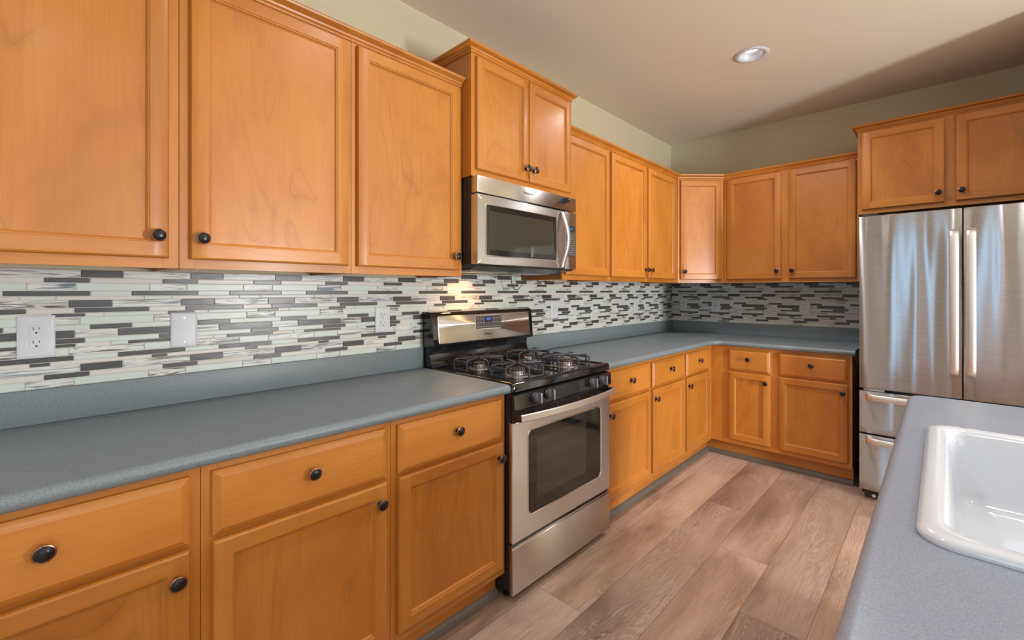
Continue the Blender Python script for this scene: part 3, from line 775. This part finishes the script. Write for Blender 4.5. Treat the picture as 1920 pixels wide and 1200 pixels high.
# ------------------------------------------------------------------ over-the-range microwave
t = thing('microwave_oven', 'stainless over-the-range microwave hanging under the short raised cabinet', 'microwave', (0, Y0, 0), LEFTROT)
MW = .757; m0 = .003
mb = MB(); mb.box(m0, MW - .001, -.388, -.005, 1.428, 1.8295, SIDE, .003); mb.build('case', t, 40)
mb = MB(); mb.loft([[(m0 + .005, -.03, 1.4278), (MW - .006, -.03, 1.4278), (MW - .006, -.418, 1.4278), (m0 + .005, -.418, 1.4278)], [(m0 + .012, -.04, 1.412), (MW - .012, -.04, 1.412), (MW - .012, -.412, 1.420), (m0 + .012, -.412, 1.420)], [(m0 + .03, -.06, 1.400), (MW - .04, -.06, 1.400), (MW - .04, -.34, 1.402), (m0 + .03, -.34, 1.402)]], SIDE)
for i in range(2): mb.box(.08 + i * .34, .33 + i * .34, -.30, -.18, 1.3985, 1.4005, STEELB, .0005)
mb.build('underside', t, 0)
mb = MB(); mb.box(m0, MW, -.432, -.389, 1.753, 1.8295, STEEL, .004); vp_ = mb.build('vent_panel', t, 40)
text_part('logo', 'Whirlpool', .017, (.345, -.4326, 1.797), (R(90), 0, 0), SILV, vp_)
mb = MB()
ds = .652
a_ = [rrect(m0, ds, 1.4285, 1.7465, .003, F(-.389), 5), rrect(m0, ds, 1.4285, 1.7465, .003, F(-.429), 5), rrect(m0 + .003, ds - .003, 1.4315, 1.7435, .003, F(-.432), 5),
      rrect(.052, .582, 1.466, 1.706, .010, F(-.432), 5), rrect(.0535, .5805, 1.4675, 1.7045, .009, F(-.4335), 5), rrect(.056, .578, 1.470, 1.702, .008, F(-.4335), 5), rrect(.057, .577, 1.471, 1.701, .008, F(-.4305), 5)]
mb.loft(a_, STEEL, True, False, [STEEL, STEEL, STEEL, CHROME, CHROME, CHROME]); md = mb.build('door', t, 40)
mb = MB(); mb.loft([rrect(.057, .577, 1.471, 1.701, .008, F(-.42), 5), rrect(.057, .577, 1.471, 1.701, .008, F(-.431), 5)], GLASSB)
mb.loft([rrect(.078, .548, 1.497, 1.676, .012, F(-.4309), 5), rrect(.078, .548, 1.497, 1.676, .012, F(-.4313), 5)], GLASSI); mb.build('door_window', md, 40)
mb = MB(); pts = []
for i in range(19):
    u = i / 18; pts.append((.623, -.440 - .040 * math.sin(math.pi * u) ** 1.3, 1.436 + u * .302))
mb.strip(pts, .027, .010, (1, 0, 0), STEELB); mb.build('handle', md, 50)
mb = MB(); a_ = [rrect(ds + .002, MW, 1.4285, 1.7465, .003, F(-.389), 5), rrect(ds + .002, MW, 1.4285, 1.7465, .003, F(-.430), 5), rrect(ds + .004, MW - .003, 1.4310, 1.744, .003, F(-.432), 5)]
mb.loft(a_, STEEL); cpn = mb.build('control_column', t, 40)
mb = MB(); mb.loft([rrect(.661, .747, 1.497, 1.676, .006, F(-.4318), 4), rrect(.661, .747, 1.497, 1.676, .006, F(-.4332), 4)], CHROME)
mb.loft([rrect(.663, .745, 1.499, 1.674, .005, F(-.433), 4), rrect(.663, .745, 1.499, 1.674, .005, F(-.4337), 4)], PANEL)
for r_ in range(10):
    for c_ in range(4):
        x = .670 + c_ * .019; z = 1.508 + r_ * .0125
        mb.box(x, x + .011, -.4341, -.4335, z, z + .0035, GREYC)
kp = mb.build('keypad', cpn, 40)
mb = MB(); mb.box(.668, .740, -.4343, -.4335, 1.640, 1.668, BLKM, .0003); mb.build('display', cpn, 0)
text_part('clock_digits', '6:10', .020, (.706, -.4347, 1.654), (R(90), 0, 0), emis('cyan_digits', (.02, .22, .9), 2.2), cpn)
# round black timer stuck on
t2 = thing('kitchen_timer', 'small round black dial stuck on the top right corner of the microwave front', 'timer', (.433, Y0 + .647, 1.808), LEFTROT)
mb = MB(); mb.lathe([(.0165, 0), (.0165, .003), (.014, .006), (.0145, .026), (.013, .030), (.0005, .031)], (0, 0, -.004), (0, -1, 0), BLKM, 24); mb.build('dial', t2, 40)
mb = MB(); mb.box(-.002, .002, -.0318, -.031, -.004, .004, WHITE); mb.build('mark', t2, 0)
# microwave cord hanging underneath
mb = MB(); pts = []
import itertools
ctrl = [(.10, 1.905, 1.41), (.10, 1.915, 1.385), (.095, 1.925, 1.345), (.095, 1.945, 1.318), (.095, 1.975, 1.315), (.10, 2.005, 1.340), (.11, 2.035, 1.372), (.12, 2.065, 1.392), (.12, 2.09, 1.398), (.11, 2.125, 1.385), (.105, 2.165, 1.358), (.11, 2.185, 1.362), (.13, 2.20, 1.369)]
def cr_spline(P, n=6):
    P = [Vector(p) for p in P]; P = [P[0]] + P + [P[-1]]; out = []
    for i in range(1, len(P) - 2):
        for j in range(n):
            t_ = j / n; a, b_, c_, d = P[i - 1:i + 3]
            out.append(.5 * ((2 * b_) + (c_ - a) * t_ + (2 * a - 5 * b_ + 4 * c_ - d) * t_ ** 2 + (3 * b_ - a - 3 * c_ + d) * t_ ** 3))
    return out + [P[-2]]
mb.tube(cr_spline(ctrl), .0022, BLKM); tag(mb.build('power_cord', None, 60), 'thin black cord looping down under the right side of the microwave', 'cord')

# ------------------------------------------------------------------ refrigerator (world-aligned, origin on the floor)
FX0, FX1 = 1.568, 2.478; FY = 3.527
t = thing('refrigerator', 'stainless french-door refrigerator with two bottom drawers, beside the back wall cabinets', 'refrigerator', ((FX0 + FX1) / 2, FY + .38, 0))
ox, oy = -(FX0 + FX1) / 2, -(FY + .38)
def L(x, y): return x + ox, y + oy
mb = MB(); a, b_ = L(FX0 + .008, FY + .068); c_, d_ = L(FX1 - .008, YB - .03)
mb.box(a, c_, b_, d_, .03, 1.755, SIDE, .004)
for x in (FX0 + .07, FX1 - .07):
    for y in (FY + .12, YB - .15):
        p, q = L(x, y); mb.lathe([(.02, 0), (.02, .01), (.01, .012), (.01, .04)], (p, q, 0), (0, 0, 1), BLKM, 12)
mb.build('cabinet', t, 40)
mb = MB(); a, b_ = L(FX0 + .02, FY + .045); c_, d_ = L(FX1 - .02, FY + .075); mb.box(a, c_, b_, d_, .022, .066, BLKM, .003)
p, q = L(FX0 + .07, FY + .04); mb.lathe([(.010, 0), (.010, .02)], (p, q - .006, .040), (0, -1, 0), CHROME, 14); mb.build('kick_grille', t, 40)
def fpanel(name, x0, x1, z0, z1, bow=.006):
    mb = MB(); n = 16; rings = []
    back = FY + .065
    def sec(z, ins, dy):
        pts = []; 
        X0, X1 = x0 + ins, x1 - ins
        for i in range(n + 1):
            u = i / n; x = X0 + (X1 - X0) * u
            edge = .006 * (max(0, 1 - u * n / 1.0) ** 2 + max(0, 1 - (1 - u) * n / 1.0) ** 2)
            pts.append((*L(x, FY + dy + edge), z))
        pts.append((*L(X1, back), z)); pts.append((*L(X0, back), z))
        return pts
    zz = [z0, z0 + .002, z0 + .006] + [z0 + (z1 - z0) * i / 6 for i in range(1, 6)] + [z1 - .006, z1 - .002, z1]
    dd = [.005, .0015, 0] + [0] * 5 + [0, .0015, .005]
    for z, d in zip(zz, dd): rings.append(sec(z, 0, d))
    mb.loft(rings, STEELF); return mb.build(name, t, 35)
dl = fpanel('door', FX0, 2.0215, .702, 1.768); dr = fpanel('door', 2.0285, FX1, .702, 1.768)
d1 = fpanel('freezer_drawer', FX0, FX1, .425, .686); d2 = fpanel('freezer_drawer', FX0, FX1, .072, .417)
def fhandle(par, pts, side):
    mb = MB(); mb.strip([(*L(p[0], p[1]), p[2]) for p in pts], .036, .012, side, STEELB); return mb.build('handle', par, 45)
for par, x in ((dl, 1.989), (dr, 2.056)):
    z0, z1 = .836, 1.648
    pts = [(x, FY + .002, z0 + .002), (x, FY - .022, z0 + .006), (x, FY - .042, z0 + .018)] + [(x, FY - .046 - .012 * math.sin(math.pi * i / 10), z0 + .04 + (z1 - z0 - .08) * i / 10) for i in range(11)] + [(x, FY - .042, z1 - .018), (x, FY - .022, z1 - .006), (x, FY + .002, z1 - .002)]
    fhandle(par, pts, (1, 0, 0))
for par, z in ((d1, .655), (d2, .388)):
    x0, x1 = FX0 + .034, FX1 - .034
    pts = [(x0 + .002, FY + .002, z), (x0 + .006, FY - .022, z), (x0 + .018, FY - .042, z)] + [(x0 + .04 + (x1 - x0 - .08) * i / 10, FY - .046 - .010 * math.sin(math.pi * i / 10), z) for i in range(11)] + [(x1 - .018, FY - .042, z), (x1 - .006, FY - .022, z), (x1 - .002, FY + .002, z)]
    fhandle(par, pts, (0, 0, 1))
mb = MB()
for x in (FX0 + .05, FX1 - .05):
    a, b_ = L(x - .04, FY + .02); c_, d_ = L(x + .04, FY + .10); mb.box(a, c_, b_, d_, 1.7685, 1.782, BLKM, .003)
a, b_ = L(FX0 + .02, FY + .01); c_, d_ = L(FX0 + .12, FY + .06); mb.box(a, c_, b_, d_, .6875, .7005, SILV, .002)
mb.build('hinge', t, 40)

# ------------------------------------------------------------------ island
IX0, IX1, IY0, IY1 = 1.845, 2.61, .15, 2.295
SX0, SX1, SY0, SY1 = 1.906, 2.466, .945, 1.768
t = thing('island_countertop', 'speckled laminate island countertop, window light in its pale blue-grey colour, with a white sink in it', 'countertop', (0, 0, 0))
mb = MB(); bm = mb.bm; k_ = mb.mi(LAM_LIT)
rc = .055; path = []
for cx_, cy_, a0 in ((IX0 + rc, IY1 - rc, 180), (IX1 - rc, IY1 - rc, 90), (IX1 - rc, IY0 + rc, 0), (IX0 + rc, IY0 + rc, -90)):
    for i in range(9):
        a = R(a0 - 90 * i / 8); path.append((cx_ + rc * math.cos(a), cy_ + rc * math.sin(a)))
path = path[::-1]
pr = nose(); n = len(path); rings = []
for i, p in enumerate(path):
    p = Vector(p); d = (Vector(path[(i + 1) % n]) - Vector(path[i - 1])).normalized(); nn = Vector((d.y, -d.x))
    rings.append([bm.verts.new((p.x + nn.x * a, p.y + nn.y * a, z)) for a, z in pr])
for i in range(n):
    A, B = rings[i], rings[(i + 1) % n]
    for j in range(len(pr) - 1): bm.faces.new((A[j], A[j + 1], B[j + 1], B[j])).material_index = k_
hx0, hx1, hy0, hy1 = SX0 + .02, SX1 - .02, SY0 + .02, SY1 - .02
for z, idx in ((CT, 0), (CB, -1)):
    ed = [bm.edges.get((rings[i][idx], rings[(i + 1) % n][idx])) for i in range(n)]
    hv = [bm.verts.new((x, y, z)) for x, y in ((hx0, hy0), (hx1, hy0), (hx1, hy1), (hx0, hy1))]
    he = [bm.edges.new((hv[i], hv[(i + 1) % 4])) for i in range(4)]
    r_ = bmesh.ops.triangle_fill(bm, use_beauty=True, edges=ed + he)
    for f in r_['geom']:
        if isinstance(f, bmesh.types.BMFace): f.material_index = k_
    if idx == 0: top = hv
    else:
        for i in range(4): bm.faces.new((top[i], top[(i + 1) % 4], hv[(i + 1) % 4], hv[i])).material_index = k_
mb.build('worktop', t, 40)
# sink
t = thing('kitchen_sink', 'white porcelain drop-in sink in the island countertop', 'sink', ((SX0 + SX1) / 2, (SY0 + SY1) / 2, CT))
sx, sy = (SX1 - SX0) / 2, (SY1 - SY0) / 2
def sr(i, z, r): return rrect(-sx + i, sx - i, -sy + i, sy - i, r, lambda a, b_: (a, b_, z), 8)
mb = MB()
mb.loft([sr(.001, .0003, .05), sr(0, .006, .05), sr(.003, .0115, .05), sr(.009, .0145, .048), sr(.020, .0155, .046), sr(.032, .0145, .044), sr(.040, .010, .042), sr(.044, .000, .042), sr(.048, -.03, .045), sr(.055, -.150, .05), sr(.062, -.172, .055), sr(.080, -.188, .06), sr(.110, -.194, .07), sr(.24, -.197, .03)], PORC, False, True)
mb.build('basin', t, 60)
mb = MB(); mb.lathe([(.044, .0), (.044, .002), (.036, .003), (.034, -.001), (.001, -.001)], (0, 0, -.196), (0, 0, 1), CHROME, 24); mb.build('drain', t, 40)
# island base cabinet and dishwasher (doors face the aisle, local -y = world -X)
IR = R(-90)   # local x -> -Y, local -y -> -X
t = base_cab('maple sink cabinet under the island countertop', (2.56, 2.24, 0), IR, 0, 1.32, [(.03, .64, .61), (.68, 1.29, .71)], depth=.65, group='maple island cabinets', hollow=True)
t = base_cab('narrow maple cabinet at the near end of the island', (2.56, 2.24, 0), IR, 1.93, 2.03, [], depth=.65, group='maple island cabinets')
mb = MB(); mb.box(2.565, 2.585, .21, 2.24, 0, .8755, WV); tag(mb.build('island_back_panel', None, 0), 'maple panel closing the back of the island under the countertop', 'panel')
t = thing('dishwasher', 'stainless dishwasher with a bar handle in the island beside the sink cabinet', 'dishwasher', (2.56, 2.24 - 1.325, 0), IR)
mb = MB(); mb.box(.002, .598, -.63, -.01, .10, .870, SIDE); mb.box(.002, .598, -.58, -.56, .002, .0995, BLKM); mb.build('tub', t, 0)
mb = MB(); mb.box(.002, .598, -.660, -.631, .11, .872, STEEL, .004); d_ = mb.build('door', t, 40)
mb = MB(); pts = [(.05, -.660, .80), (.052, -.700, .80), (.07, -.715, .80), (.20, -.720, .80), (.40, -.720, .80), (.53, -.715, .80), (.548, -.700, .80), (.55, -.660, .80)]
mb.tube(pts, .009, SILV, 12, flat=Vector((0, 0, 1))); mb.build('handle', d_, 60)

# ------------------------------------------------------------------ recessed ceiling lights
CANL = 'recessed ceiling light glowing white above the aisle'
for i, (x, y) in enumerate(CANS_FILLS[:1]):
    t = thing('recessed_ceiling_light', 'glowing white recessed ceiling light above the aisle', 'ceiling light', (x, y, H - .001), 0)
    mb = MB(); mb.lathe([(.0625, .0008), (.0925, .0008), (.095, -.002), (.092, -.006), (.078, -.008), (.070, -.006), (.064, .0008)], (0, 0, 0), (0, 0, 1), WHITE, 48, cap0=False, cap1=False); mb.build('trim_ring', t, 50)
    mb = MB(); mb.lathe([(.0632, .0015), (.060, .012), (.050, .026), (.040, .034), (.040, .05), (.0001, .05)], (0, 0, 0), (0, 0, 1), BAFF, 40, cap0=False, cap1=False); mb.build('baffle', t, 50)
    mb = MB(); mb.lathe([(.0385, .034), (.037, .030), (.024, .027), (.001, .026)], (0, 0, 0), (0, 0, 1), LAMP, 32); mb.build('lens', t, 40)
for i, (x, y) in enumerate(CANS_FILLS):  # the last three are added fills for the ceiling bounce
    l = bpy.data.lights.new('can_or_fill_light', 'AREA'); l.shape = 'DISK'; l.size = .11; l.energy = CANW[i]; l.color = (.90, .92, 1); l.spread = R(150)
    o = bpy.data.objects.new('can_or_fill_light', l); COL.objects.link(o); o.location = (x, y, H - .0105)
# warm cooktop lamp under the microwave
l = bpy.data.lights.new('cooktop_lamp', 'AREA'); l.shape = 'RECTANGLE'; l.size = .10; l.size_y = .05; l.energy = 2.2; l.color = (1, .50, .18); l.spread = R(160)
o = bpy.data.objects.new('cooktop_lamp', l); COL.objects.link(o); o.location = (.14, 1.60, 1.393)
